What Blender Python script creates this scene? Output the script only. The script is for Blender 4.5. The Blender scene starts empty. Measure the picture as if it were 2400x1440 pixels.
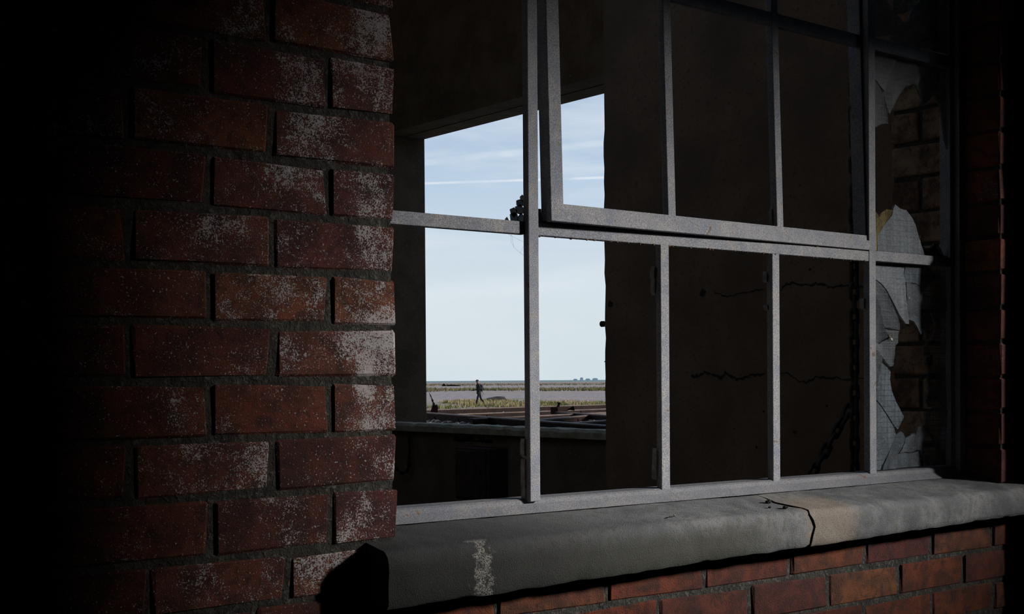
import bpy, bmesh, math, random
from mathutils import Vector, Matrix, Euler

random.seed(7)
scene = bpy.context.scene
COL = scene.collection

# ------------------------------------------------------------------ camera
cam_data = bpy.data.cameras.new('camera')
cam = bpy.data.objects.new('camera', cam_data)
COL.objects.link(cam)
right_v = Vector((0.78565854, -0.61861989, -0.00707679))
up_v = Vector((0.01260953, 0.00457571, 0.99991003))
look_v = Vector((0.61853185, 0.78567709, -0.01139545))
M = Matrix((right_v, up_v, -look_v)).transposed().to_4x4()
M.translation = Vector((0.0, -1.86, 1.70))
cam.matrix_world = M
cam_data.sensor_fit = 'HORIZONTAL'
cam_data.sensor_width = 36.0
cam_data.lens = 3165.66 * 36.0 / 2400.0
cam_data.shift_y = 208.372 / 2400.0
cam_data.clip_start = 0.05
cam_data.clip_end = 60000
scene.camera = cam

# ------------------------------------------------------------------ view
scene.view_settings.view_transform = 'Standard'
scene.view_settings.look = 'None'
scene.view_settings.exposure = 0.0
scene.view_settings.gamma = 1.0
scene.view_settings.use_curve_mapping = False
scene.cycles.use_denoising = True
scene.cycles.adaptive_threshold = 0.03

# ------------------------------------------------------------------ node helper
class NT:
    def __init__(self, tree):
        self.t = tree
    def n(self, kind, **kw):
        node = self.t.nodes.new(kind)
        ins = kw.pop('ins', {})
        for k, v in kw.items():
            setattr(node, k, v)
        for k, v in ins.items():
            s = node.inputs[k]
            if hasattr(v, 'is_output') or isinstance(v, bpy.types.NodeSocket):
                self.t.links.new(v, s)
            else:
                s.default_value = v
        return node
    def math(self, op, a, b=0.0, c=None, clamp=False):
        ins = {0: a, 1: b}
        if c is not None:
            ins[2] = c
        return self.n('ShaderNodeMath', operation=op, use_clamp=clamp, ins=ins).outputs[0]
    def step(self, v, lo, hi, a=0.0, b=1.0):
        m = self.n('ShaderNodeMapRange', interpolation_type='SMOOTHSTEP',
                   ins={'Value': v, 'From Min': lo, 'From Max': hi, 'To Min': a, 'To Max': b})
        return m.outputs[0]
    def noise(self, vec, scale, detail=4.0, rough=0.55, dist=0.0):
        nd = self.n('ShaderNodeTexNoise', ins={'Vector': vec, 'Scale': scale, 'Detail': detail,
                                               'Roughness': rough, 'Distortion': dist})
        return nd.outputs[0]
    def mix(self, f, a, b, blend='MIX'):
        nd = self.n('ShaderNodeMix', data_type='RGBA', blend_type=blend)
        for i, v in ((0, f), (6, a), (7, b)):
            if isinstance(v, bpy.types.NodeSocket):
                self.t.links.new(v, nd.inputs[i])
            else:
                nd.inputs[i].default_value = (*v, 1.0) if isinstance(v, tuple) and len(v) == 3 else v
        return nd.outputs[2]
    def ramp(self, f, stops):
        nd = self.n('ShaderNodeValToRGB', ins={0: f})
        el = nd.color_ramp.elements
        while len(el) < len(stops):
            el.new(0.5)
        for e, (p, c) in zip(el, stops):
            e.position = p
            e.color = (*c, 1.0)
        return nd.outputs[0]

# ------------------------------------------------------------------ sky
SUN_DIR = Vector((0.72, -0.55, 0.30)).normalized()
world = bpy.data.worlds.new('sky')
scene.world = world
world.use_nodes = True
wt = world.node_tree
wt.nodes.clear()
W = NT(wt)
tc = W.n('ShaderNodeTexCoord').outputs['Generated']
sep = W.n('ShaderNodeSeparateXYZ', ins={0: tc})
el = sep.outputs['Z']
sky_col = W.ramp(W.math('MULTIPLY', el, 1.0, clamp=True), [
    (0.0, (0.64, 0.735, 0.775)), (0.06, (0.67, 0.76, 0.81)), (0.14, (0.50, 0.63, 0.775)),
    (0.21, (0.31, 0.46, 0.66)), (0.45, (0.20, 0.33, 0.55)), (1.0, (0.13, 0.24, 0.45))])
stretch = W.n('ShaderNodeMapping', ins={'Vector': tc, 'Rotation': (0.0, 0.06, 0.0), 'Scale': (1.0, 1.0, 5.5)}).outputs[0]
cl = W.noise(stretch, 3.6, 6.0, 0.55, 0.6)
cl2 = W.noise(stretch, 9.0, 5.0, 0.6, 0.3)
cloud = W.step(W.math('ADD', W.math('MULTIPLY', cl, 0.75), W.math('MULTIPLY', cl2, 0.25)), 0.42, 0.72)
cloud = W.math('MULTIPLY', cloud, W.step(el, 0.02, 0.10, 0.25, 0.62))
sky_col = W.mix(cloud, sky_col, (0.80, 0.845, 0.90))
def contrail(d1, d2, width, amount, lo, hi, wob):
    global sky_col
    d1 = Vector(d1); d2 = Vector(d2)
    nrm = d1.cross(d2).normalized()
    mid = (d1 + d2).normalized()
    dot = W.n('ShaderNodeVectorMath', operation='DOT_PRODUCT', ins={0: tc, 1: nrm}).outputs['Value']
    off = W.math('ADD', dot, W.math('MULTIPLY', W.math('SUBTRACT', W.noise(tc, 60.0, 3.0), 0.5), wob))
    line = W.step(W.math('ABSOLUTE', off), width, width * 0.25)
    near = W.step(W.n('ShaderNodeVectorMath', operation='DOT_PRODUCT', ins={0: tc, 1: mid}).outputs['Value'], lo, hi)
    brk = W.step(W.noise(tc, 22.0, 3.0), 0.3, 0.6)
    f = W.math('MULTIPLY', W.math('MULTIPLY', line, near), W.math('MULTIPLY', brk, amount))
    sky_col = W.mix(f, sky_col, (0.78, 0.84, 0.90))
contrail((0.5628, 0.8139, 0.1444), (0.6603, 0.7363, 0.1475), 0.0013, 0.75, 0.990, 0.998, 0.0)
contrail((0.5616, 0.8119, 0.1593), (0.617, 0.7691, 0.1666), 0.0035, 0.42, 0.990, 0.998, 0.003)
bg = W.n('ShaderNodeBackground', ins={'Color': sky_col, 'Strength': 1.0})
wo = W.n('ShaderNodeOutputWorld')
wt.links.new(bg.outputs[0], wo.inputs[0])

# ------------------------------------------------------------------ sun
sun_data = bpy.data.lights.new('sun', 'SUN')
sun_data.energy = 5.8
sun_data.angle = math.radians(7.0)
sun_data.color = (1.0, 0.975, 0.95)
sun = bpy.data.objects.new('sun', sun_data)
sun.rotation_euler = SUN_DIR.to_track_quat('Z', 'Y').to_euler()
sun.location = (30, -23, 14)
COL.objects.link(sun)

# ------------------------------------------------------------------ mesh helpers
class MB:
    """collects simple shapes and links them as one mesh object"""
    def __init__(self):
        self.v = []
        self.f = []
    def add(self, verts, faces):
        o = len(self.v)
        self.v += [tuple(p) for p in verts]
        self.f += [tuple(i + o for i in fc) for fc in faces]
        return self
    def box(self, a, b):
        x0, y0, z0 = a; x1, y1, z1 = b
        return self.add([(x0, y0, z0), (x1, y0, z0), (x1, y1, z0), (x0, y1, z0),
                         (x0, y0, z1), (x1, y0, z1), (x1, y1, z1), (x0, y1, z1)],
                        [(0, 3, 2, 1), (4, 5, 6, 7), (0, 1, 5, 4), (1, 2, 6, 5), (2, 3, 7, 6), (3, 0, 4, 7)])
    def prism(self, poly, vec):
        """poly: 3D points of a planar outline, extruded by vec"""
        n = len(poly); vec = Vector(vec)
        a = [Vector(p) for p in poly]; b = [p + vec for p in a]
        return self.add(a + b, [tuple(range(n - 1, -1, -1)), tuple(range(n, 2 * n))] +
                        [(i, (i + 1) % n, n + (i + 1) % n, n + i) for i in range(n)])
    def loft(self, rings, cap=True, closed=True):
        n = len(rings[0]); vs = [p for r in rings for p in r]; fs = []
        for k in range(len(rings) - 1):
            for i in range(n if closed else n - 1):
                j = (i + 1) % n
                fs.append((k * n + i, k * n + j, (k + 1) * n + j, (k + 1) * n + i))
        if cap:
            fs.append(tuple(range(n - 1, -1, -1)))
            fs.append(tuple((len(rings) - 1) * n + i for i in range(n)))
        return self.add(vs, fs)
    def tube(self, pts, rad, sides=8, cap=True):
        pts = [Vector(p) for p in pts]
        if not isinstance(rad, (list, tuple)):
            rad = [rad] * len(pts)
        rings = []
        ref = Vector((0, 0, 1))
        for i, p in enumerate(pts):
            d = (pts[min(i + 1, len(pts) - 1)] - pts[max(i - 1, 0)]).normalized()
            if abs(d.dot(ref)) > 0.95:
                ref = Vector((1, 0, 0)) if abs(d.x) < 0.9 else Vector((0, 1, 0))
            a = d.cross(ref).normalized(); b = d.cross(a).normalized()
            rings.append([p + (a * math.cos(t) + b * math.sin(t)) * rad[i]
                          for t in [2 * math.pi * k / sides for k in range(sides)]])
            ref = b if abs(b.dot(d)) < 0.5 else ref
        return self.loft(rings, cap)
    def torus(self, c, M3, R, L, r, n=14, m=6):
        """stadium shaped ring (chain link): half length L, half width R, wire r, oriented by 3x3 matrix"""
        rings = []
        for k in range(n):
            t = 2 * math.pi * k / n
            p = Vector((R * math.cos(t), 0, R * math.sin(t)))
            p.z += (L - R) * (1 if p.z > 0 else -1)
            out = Vector((math.cos(t), 0, math.sin(t)))
            rings.append([Vector(c) + M3 @ (p + (out * math.cos(s) + Vector((0, 1, 0)) * math.sin(s)) * r)
                          for s in [2 * math.pi * j / m for j in range(m)]])
        rings.append(rings[0])
        return self.loft(rings, cap=False)
    def ball(self, c, r, seed=0, jit=0.15, sub=2, scale=(1, 1, 1)):
        bm = bmesh.new()
        bmesh.ops.create_icosphere(bm, subdivisions=sub, radius=1.0)
        rg = random.Random(seed)
        vs = [(c[0] + v.co.x * r * scale[0] * (1 + rg.uniform(-jit, jit)),
               c[1] + v.co.y * r * scale[1] * (1 + rg.uniform(-jit, jit)),
               c[2] + v.co.z * r * scale[2] * (1 + rg.uniform(-jit, jit))) for v in bm.verts]
        fs = [tuple(v.index for v in f.verts) for f in bm.faces]
        bm.free()
        return self.add(vs, fs)
    def mesh(self, name):
        me = bpy.data.meshes.new(name)
        me.from_pydata(self.v, [], self.f)
        bm = bmesh.new(); bm.from_mesh(me)
        bmesh.ops.recalc_face_normals(bm, faces=bm.faces)
        bm.to_mesh(me); bm.free()
        return me
    def build(self, name, material, parent=None, smooth=False, bevel=0.0, loc=None):
        me = self.mesh(name)
        return link(name, me, material, parent, smooth, bevel, loc)

def link(name, me, material, parent=None, smooth=False, bevel=0.0, loc=None):
    o = bpy.data.objects.new(name, me)
    COL.objects.link(o)
    if material is not None and not me.materials:
        me.materials.append(material)
    if parent:
        o.parent = parent
    if loc:
        o.location = loc
    if smooth:
        for p in me.polygons:
            p.use_smooth = True
    if bevel:
        b = o.modifiers.new('edge', 'BEVEL')
        b.width = bevel; b.segments = 2; b.limit_method = 'ANGLE'
    return o

def empty(name, loc=(0, 0, 0), parent=None):
    o = bpy.data.objects.new(name, None)
    o.empty_display_size = 0.05
    o.location = loc
    COL.objects.link(o)
    if parent:
        o.parent = parent
    return o

def tag(o, label, cat, group=None):
    o['label'] = label
    o['category'] = cat
    if group:
        o['group'] = group
    return o

def struct(o, label=None):
    o['kind'] = 'structure'
    if label:
        o['label'] = label
    return o

def roughen(me, amp, scale, seed=0.0, lock=None):
    """nudge vertices with smooth noise so that cast edges are not ruler straight"""
    from mathutils import noise
    for v in me.vertices:
        d = noise.noise_vector(v.co * scale + Vector((seed, seed * 1.7, -seed)))
        if lock:
            d = Vector([d[i] * lock[i] for i in range(3)])
        v.co += d * amp

# ------------------------------------------------------------------ materials
def material(name):
    m = bpy.data.materials.new(name)
    m.use_nodes = True
    m.node_tree.nodes.clear()
    T = NT(m.node_tree)
    out = T.n('ShaderNodeOutputMaterial')
    bs = T.n('ShaderNodeBsdfPrincipled')
    m.node_tree.links.new(bs.outputs[0], out.inputs[0])
    pos = T.n('ShaderNodeNewGeometry').outputs['Position']
    return m, T, bs, pos, out

def setin(T, bs, **kw):
    for k, v in kw.items():
        s = bs.inputs[k.replace('_', ' ')]
        if isinstance(v, bpy.types.NodeSocket):
            T.t.links.new(v, s)
        else:
            s.default_value = (*v, 1.0) if isinstance(v, tuple) and len(v) == 3 else v

def bump(T, bs, h, strength, dist):
    b = T.n('ShaderNodeBump', ins={'Height': h, 'Strength': strength, 'Distance': dist})
    T.t.links.new(b.outputs[0], bs.inputs['Normal'])

def brick_material(name, stops, effl=True, spec=0.2):
    m, T, bs, pos, _ = material(name)
    rnd = T.n('ShaderNodeObjectInfo').outputs['Random']
    base = T.ramp(rnd, stops)
    big = T.noise(pos, 16.0, 5.0, 0.6, 0.4)
    fine = T.noise(pos, 330.0, 4.0, 0.65)
    grime = T.noise(pos, 48.0, 5.0, 0.65, 0.6)
    base = T.mix(T.step(big, 0.36, 0.64), base, T.mix(0.62, base, (0.022, 0.016, 0.015)))
    base = T.mix(T.step(grime, 0.48, 0.66, 0.0, 0.6), base, (0.030, 0.021, 0.019))
    base = T.mix(T.step(fine, 0.5, 0.72, 0.0, 0.45), base, (0.02, 0.012, 0.010))
    if effl:
        sx = T.n('ShaderNodeSeparateXYZ', ins={0: pos}).outputs
        patch = T.noise(pos, 7.0, 3.0, 0.55, 0.5)
        mid = T.noise(pos, 34.0, 3.0, 0.6)
        edge = T.math('SUBTRACT', T.step(sx['X'], 0.62, 1.2, 0.0, 1.0), T.step(sx['X'], 1.3, 2.0, 0.0, 1.6))
        shift = T.math('MULTIPLY', T.math('SUBTRACT', rnd, 0.5), 0.09)
        a = T.math('ADD', T.math('MULTIPLY', patch, 0.62), T.math('MULTIPLY', mid, 0.30))
        a = T.math('ADD', a, T.math('MULTIPLY', edge, 0.075))
        a = T.math('ADD', a, shift)
        sp = T.math('ADD', T.math('MULTIPLY', T.noise(pos, 430.0, 2.5, 0.7), 0.72), T.math('MULTIPLY', T.noise(pos, 130.0, 3.0, 0.6), 0.28))
        s = T.math('ADD', T.math('MULTIPLY', a, 0.95), T.math('MULTIPLY', sp, 0.9))
        w = T.step(s, 1.0, 1.06)
        dots = T.math('MULTIPLY', T.step(T.noise(pos, 300.0, 2.0, 0.5), 0.655, 0.70), T.step(sx['X'], 2.4, 1.4))
        w = T.math('MAXIMUM', w, dots)
        base = T.mix(T.math('MULTIPLY', w, 0.8), base, (0.60, 0.56, 0.55))
        h = T.math('ADD', T.math('MULTIPLY', fine, 0.7), T.math('MULTIPLY', w, 0.6))
    else:
        h = fine
    setin(T, bs, Base_Color=base, Roughness=0.85, Specular_IOR_Level=spec)
    bump(T, bs, T.math('ADD', h, T.math('MULTIPLY', big, 1.2)), 0.75, 0.0035)
    return m

BRICK = brick_material('weathered_red_brick', [
    (0.0, (0.102, 0.031, 0.023)), (0.2, (0.180, 0.050, 0.029)), (0.4, (0.120, 0.036, 0.031)),
    (0.6, (0.228, 0.072, 0.034)), (0.8, (0.144, 0.043, 0.034)), (1.0, (0.252, 0.082, 0.036))])
BRICK_LOW = brick_material('red_brick_under_sill', [
    (0.0, (0.15, 0.035, 0.018)), (0.35, (0.21, 0.055, 0.022)), (0.6, (0.12, 0.032, 0.024)),
    (0.8, (0.23, 0.085, 0.035)), (1.0, (0.18, 0.045, 0.018))], effl=False)
BRICK_IN = brick_material('tan_reveal_brick', [
    (0.0, (0.42, 0.29, 0.185)), (0.35, (0.22, 0.12, 0.085)), (0.65, (0.46, 0.33, 0.215)), (1.0, (0.30, 0.18, 0.12))], effl=False)

def rough_material(name, c1, c2, scale, c3=None, rough=0.9, bstr=0.6, bdist=0.004, fine=220.0, metal=0.0, spec=0.25):
    m, T, bs, pos, _ = material(name)
    a = T.noise(pos, scale, 6.0, 0.6, 0.3)
    b = T.noise(pos, fine, 4.0, 0.65)
    col = T.mix(T.step(a, 0.36, 0.66), c1, c2)
    if c3:
        col = T.mix(T.step(b, 0.54, 0.68), col, c3)
    setin(T, bs, Base_Color=col, Roughness=rough, Metallic=metal, Specular_IOR_Level=spec)
    bump(T, bs, T.math('ADD', T.math('MULTIPLY', a, 0.6), b), bstr, bdist)
    return m

MORTAR = rough_material('lime_mortar', (0.062, 0.058, 0.048), (0.030, 0.028, 0.024), 26.0, (0.13, 0.12, 0.105), bstr=1.0, bdist=0.006, fine=120.0)
PLASTER = rough_material('stained_plaster', (0.18, 0.128, 0.088), (0.12, 0.086, 0.061), 3.5, (0.11, 0.078, 0.056), bstr=0.5, fine=60.0)
FARWALL = rough_material('bare_concrete_wall', (0.19, 0.142, 0.094), (0.125, 0.092, 0.064), 5.0, (0.22, 0.17, 0.12), bstr=0.7, fine=90.0)
LINTEL = rough_material('board_marked_concrete', (0.17, 0.125, 0.085), (0.11, 0.078, 0.05), 6.0, (0.20, 0.15, 0.10), fine=70.0)
DARKWALL = rough_material('dark_concrete', (0.085, 0.078, 0.07), (0.06, 0.055, 0.05), 4.0, fine=60.0)  # kept dark so unseen surfaces bounce little light
PALE_BOUNCE = rough_material('pale_bounce_wall', (0.62, 0.58, 0.52), (0.50, 0.46, 0.40), 3.0, fine=60.0)  # pale tone picked so unseen walls bounce light into the room
RUST = rough_material('rusted_steel', (0.020, 0.011, 0.008), (0.011, 0.007, 0.006), 14.0, (0.036, 0.017, 0.010), rough=0.85, fine=160.0, spec=0.08)
BOXRUST = rough_material('flaking_box_paint', (0.075, 0.050, 0.040), (0.045, 0.030, 0.024), 18.0, (0.10, 0.055, 0.035), fine=140.0)
RUST_LIT = rough_material('lit_rust_flange', (0.11, 0.065, 0.042), (0.045, 0.027, 0.020), 9.0, (0.20, 0.15, 0.12), rough=0.6, fine=120.0, spec=0.3)  # beam tops coloured lighter, as if they caught the light
CHAIN = rough_material('blackened_chain_steel', (0.020, 0.016, 0.014), (0.034, 0.024, 0.018), 60.0, rough=0.5, fine=300.0, spec=0.5)
SCALE = rough_material('rust_scale', (0.14, 0.065, 0.030), (0.07, 0.045, 0.028), 55.0, (0.24, 0.17, 0.10), fine=260.0, bdist=0.003)
PUTTY = rough_material('dry_putty', (0.36, 0.34, 0.31), (0.22, 0.20, 0.18), 70.0, fine=300.0)
DIRT = rough_material('dry_dirt', (0.020, 0.017, 0.014), (0.035, 0.028, 0.020), 90.0, fine=300.0)
BLOCKC = rough_material('old_block_concrete', (0.155, 0.125, 0.105), (0.10, 0.082, 0.07), 2.5, fine=12.0, bdist=0.02)

def steel_paint(name, k):
    m, T, bs, pos, _ = material(name)
    a = T.noise(pos, 13.0, 5.0, 0.6, 0.5)
    b = T.noise(pos, 480.0, 3.0, 0.7)
    c = T.noise(pos, 42.0, 5.0, 0.65, 0.4)
    col = T.mix(T.step(a, 0.36, 0.62), (0.28, 0.28, 0.30), (0.185, 0.205, 0.255))
    col = T.mix(T.step(c, 0.50, 0.66, 0.0, 0.7), col, (0.33, 0.305, 0.275))
    col = T.mix(T.step(b, 0.47, 0.60, 0.0, 0.75), col, (0.13, 0.12, 0.115))
    col = T.mix(T.step(b, 0.50, 0.36, 0.0, 0.5), col, (0.46, 0.44, 0.41))
    col = T.mix(k, col, (0.045, 0.047, 0.052))
    rust = T.math('MULTIPLY', T.step(c, 0.60, 0.70), T.step(a, 0.50, 0.62))
    col = T.mix(rust, col, (0.10, 0.048, 0.026))
    setin(T, bs, Base_Color=col, Roughness=0.68, Specular_IOR_Level=0.28)
    bump(T, bs, T.math('ADD', b, T.math('MULTIPLY', c, 0.8)), 0.6, 0.0015)
    return m
PAINT = steel_paint('weathered_grey_paint', 0.0)
GRIME = steel_paint('grimy_grey_paint', 0.5)

def sill_material():
    m, T, bs, pos, _ = material('cast_concrete_sill')
    sx = T.n('ShaderNodeSeparateXYZ', ins={0: pos}).outputs
    a = T.noise(pos, 7.0, 6.0, 0.62, 0.5)
    b = T.noise(pos, 420.0, 3.0, 0.7)
    c = T.noise(pos, 60.0, 5.0, 0.6)
    col = T.mix(T.step(a, 0.36, 0.64), (0.24, 0.24, 0.24), (0.115, 0.12, 0.128))
    col = T.mix(T.step(c, 0.48, 0.66, 0.0, 0.6), col, (0.11, 0.11, 0.085))
    # tan run-off stain beside the crack, algae further along
    wx = T.math('ADD', sx['X'], T.math('MULTIPLY', T.math('SUBTRACT', c, 0.5), 0.10))
    tan = T.math('MULTIPLY', T.step(wx, 2.165, 2.20), T.step(wx, 2.37, 2.30))
    tan = T.math('MULTIPLY', tan, T.step(sx['Y'], 0.06, -0.01, 0.25, 1.0))
    col = T.mix(T.math('MULTIPLY', tan, 0.6), col, (0.31, 0.245, 0.175))
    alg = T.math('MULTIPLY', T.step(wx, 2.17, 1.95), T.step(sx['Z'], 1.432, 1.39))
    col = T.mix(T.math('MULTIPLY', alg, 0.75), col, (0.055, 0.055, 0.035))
    left_dark = T.math('MULTIPLY', T.step(T.math('ADD', wx, T.math('MULTIPLY', a, 0.9)), 2.35, 1.75), 0.8)  # mottled darkening, stronger towards the left end of the sill
    col = T.mix(left_dark, col, (0.035, 0.036, 0.036))
    col = T.mix(T.step(b, 0.52, 0.66, 0.0, 0.6), col, (0.06, 0.055, 0.05))
    lich = T.math('MULTIPLY', T.math('MULTIPLY', T.step(wx, 1.33, 1.345), T.step(wx, 1.375, 1.36)), T.step(b, 0.45, 0.55))
    col = T.mix(T.math('MULTIPLY', lich, T.step(sx['Y'], -0.03, -0.05)), col, (0.40, 0.38, 0.34))
    setin(T, bs, Base_Color=col, Roughness=0.85, Specular_IOR_Level=0.25)
    bump(T, bs, T.math('ADD', b, T.math('MULTIPLY', c, 0.7)), 0.9, 0.0025)
    return m
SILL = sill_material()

def glass_material(name, dust, tint, alpha_lo, alpha_hi, wires=True):
    m, T, bs, pos, out = material(name)
    sx = T.n('ShaderNodeSeparateXYZ', ins={0: pos}).outputs
    a = T.noise(pos, 9.0, 5.0, 0.6, 0.8)
    b = T.noise(pos, 150.0, 4.0, 0.7)
    al = T.math('ADD', T.step(a, 0.35, 0.65, alpha_lo, alpha_hi), T.math('MULTIPLY', T.math('SUBTRACT', b, 0.5), 0.25), clamp=True)
    strk = T.noise(T.n('ShaderNodeMapping', ins={'Vector': pos, 'Scale': (60.0, 60.0, 7.0)}).outputs[0], 1.0, 4.0, 0.6)
    col = T.mix(T.step(T.math('ADD', T.math('MULTIPLY', b, 0.4), T.math('MULTIPLY', strk, 0.6)), 0.40, 0.60), dust, tint)
    h = b
    if wires:
        def grid(s):
            f = T.math('ABSOLUTE', T.math('SUBTRACT', T.math('FRACT', T.math('MULTIPLY', s, 1 / 0.0128)), 0.5))
            return T.step(f, 0.075, 0.04)
        g = T.math('MULTIPLY', T.math('MAXIMUM', grid(sx['X']), grid(sx['Z'])), 0.9)
        col = T.mix(g, col, (0.03, 0.032, 0.034))
        al = T.math('MAXIMUM', al, T.math('MULTIPLY', g, 0.85))
    setin(T, bs, Base_Color=col, Roughness=0.45, Specular_IOR_Level=0.16, Alpha=al)
    bump(T, bs, h, 0.5, 0.0015)
    return m
GLASS = glass_material('dusty_wired_glass', (0.034, 0.047, 0.060), (0.088, 0.113, 0.134), 0.28, 0.7)
GLASS_FROST = glass_material('obscured_wired_glass', (0.050, 0.070, 0.090), (0.115, 0.150, 0.180), 0.60, 0.88)
GLASS_DARK = glass_material('grimy_wired_glass', (0.075, 0.085, 0.095), (0.15, 0.165, 0.18), 0.35, 0.7)
AMBER = glass_material('amber_stained_glass', (0.10, 0.075, 0.035), (0.20, 0.16, 0.07), 0.8, 0.95, wires=False)
for mm in (AMBER,):
    for nd in mm.node_tree.nodes:
        if nd.type == 'BSDF_PRINCIPLED':
            nd.inputs['Roughness'].default_value = 0.12

def shingle():
    m, T, bs, pos, _ = material('shingle_beach')
    # s: distance along the look direction, used for the long storm ridges that run along the shore
    s = T.n('ShaderNodeVectorMath', operation='DOT_PRODUCT', ins={0: pos, 1: (0.6186, 0.7857, 0.0)}).outputs['Value']
    l = T.n('ShaderNodeVectorMath', operation='DOT_PRODUCT', ins={0: pos, 1: (0.7857, -0.6186, 0.0)}).outputs['Value']
    ridge = T.n('ShaderNodeCombineXYZ', ins={0: T.math('MULTIPLY', s, 0.045), 1: T.math('MULTIPLY', l, 0.012), 2: 0.0}).outputs[0]
    r1 = T.noise(ridge, 1.0, 4.0, 0.6)
    fine = T.noise(pos, 1.6, 6.0, 0.75)
    veg = T.noise(pos, 0.12, 5.0, 0.65)
    col = T.mix(T.step(fine, 0.40, 0.62), (0.18, 0.157, 0.148), (0.40, 0.36, 0.35))
    col = T.mix(T.step(r1, 0.42, 0.62, 0.0, 0.75), col, (0.36, 0.265, 0.21))
    col = T.mix(T.math('MULTIPLY', T.step(veg, 0.50, 0.62), T.step(r1, 0.48, 0.60)), col, (0.17, 0.165, 0.085))
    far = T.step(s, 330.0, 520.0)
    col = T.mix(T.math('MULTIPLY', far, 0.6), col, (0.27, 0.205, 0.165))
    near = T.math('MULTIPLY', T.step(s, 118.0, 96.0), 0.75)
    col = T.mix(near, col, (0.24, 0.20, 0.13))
    setin(T, bs, Base_Color=col, Roughness=0.95, Specular_IOR_Level=0.1)
    bump(T, bs, fine, 0.8, 0.25)
    return m
SHINGLE = shingle()
SEA = rough_material('grey_green_sea', (0.14, 0.20, 0.19), (0.17, 0.23, 0.22), 0.02, rough=0.7, bstr=0.0, fine=0.1)
GRAVEL = rough_material('wet_gravel', (0.30, 0.27, 0.24), (0.17, 0.145, 0.125), 9.0, (0.50, 0.47, 0.43), bstr=1.0, bdist=0.02, fine=45.0, rough=0.6)
def grass_material(name, c1, c2, sc):
    m, T, bs, pos, _ = material(name)
    a = T.noise(pos, sc, 4.0, 0.6)
    setin(T, bs, Base_Color=T.mix(T.step(a, 0.40, 0.62), c1, c2), Roughness=0.9, Specular_IOR_Level=0.1)
    return m
GRASS = grass_material('dune_grass', (0.15, 0.155, 0.05), (0.36, 0.27, 0.15), 0.35)
GRASS_FAR = grass_material('salt_grass', (0.12, 0.115, 0.05), (0.20, 0.155, 0.085), 0.08)
def plain(name, c, rough=0.8, spec=0.2):
    m, T, bs, pos, _ = material(name)
    a = T.noise(pos, 25.0, 3.0)
    setin(T, bs, Base_Color=T.mix(a, tuple(x * 0.8 for x in c), tuple(min(1, x * 1.2) for x in c)), Roughness=rough, Specular_IOR_Level=spec)
    return m
JACKET = plain('dark_olive_cloth', (0.022, 0.024, 0.018))
TROUSER = plain('black_cloth', (0.010, 0.011, 0.014))
SKIN = plain('skin', (0.20, 0.10, 0.075), 0.6)
BOOT = plain('dark_boot', (0.030, 0.020, 0.018))
CAP = plain('dark_cap_cloth', (0.045, 0.028, 0.028))
PACK = plain('black_nylon', (0.020, 0.020, 0.020))
CAMBLK = plain('black_plastic', (0.008, 0.008, 0.009), 0.4, 0.4)
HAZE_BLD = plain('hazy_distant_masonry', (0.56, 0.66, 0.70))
THREAD = plain('spider_silk', (0.16, 0.16, 0.17))
BARK = plain('twig_bark', (0.03, 0.026, 0.022))
STRAW = plain('dry_straw', (0.45, 0.41, 0.34))

# ================================================================== THE SETTING
X_PIER = 1.222      # right arris of the brick pier = left side of the window opening
X_JAMB = 2.988      # right side of the window opening
Y_IN = 0.312        # inner face of the window wall
Y_FR = 0.109        # outer face of the steel window frame
# ---- front wall: mortar core, bricks are its children
core = MB()
core.box((-2.2, 0.0038, 0), (X_PIER - 0.006, Y_IN, 4.6))
core.box((X_PIER - 0.006, 0.0038, 0), (X_JAMB + 0.006, Y_IN, 1.355))
core.box((X_PIER - 0.006, 0.135, 1.355), (X_JAMB + 0.006, Y_IN, 1.452))
core.box((X_JAMB + 0.006, 0.0038, 0), (9.2, Y_IN, 4.6))
core.box((X_PIER - 0.006, 0.0038, 3.0), (X_JAMB + 0.006, Y_IN, 4.6))
wall_front = struct(core.build('wall_front', MORTAR), 'weathered red brick wall around the steel window')

BL, BH, BD = 0.214, 0.076, 0.100
brick_meshes = []
for k in range(8):
    bm = bmesh.new()
    bmesh.ops.create_cube(bm, size=1.0)
    for v in bm.verts:
        v.co = Vector((v.co.x * BL, v.co.y * BD, v.co.z * BH))
    bmesh.ops.bevel(bm, geom=list(bm.edges), offset=0.0035 + 0.0006 * (k % 3), segments=1, affect='EDGES')
    rg = random.Random(100 + k)
    for v in bm.verts:
        v.co += Vector((rg.uniform(-1, 1) * 0.0016, rg.uniform(-1, 1) * 0.0010, rg.uniform(-1, 1) * 0.0013))
    corner = rg.choice([(1, 1), (1, -1), (-1, 1), (-1, -1)])
    for v in bm.verts:   # one knocked-off corner
        if v.co.x * corner[0] > BL * 0.47 and v.co.z * corner[1] > BH * 0.42 and v.co.y < 0:
            v.co += Vector((-corner[0] * 0.003, 0.003, -corner[1] * 0.0025))
    me = bpy.data.meshes.new('brick')
    bm.to_mesh(me); bm.free()
    brick_meshes.append(me)
mesh_cache = {}
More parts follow.
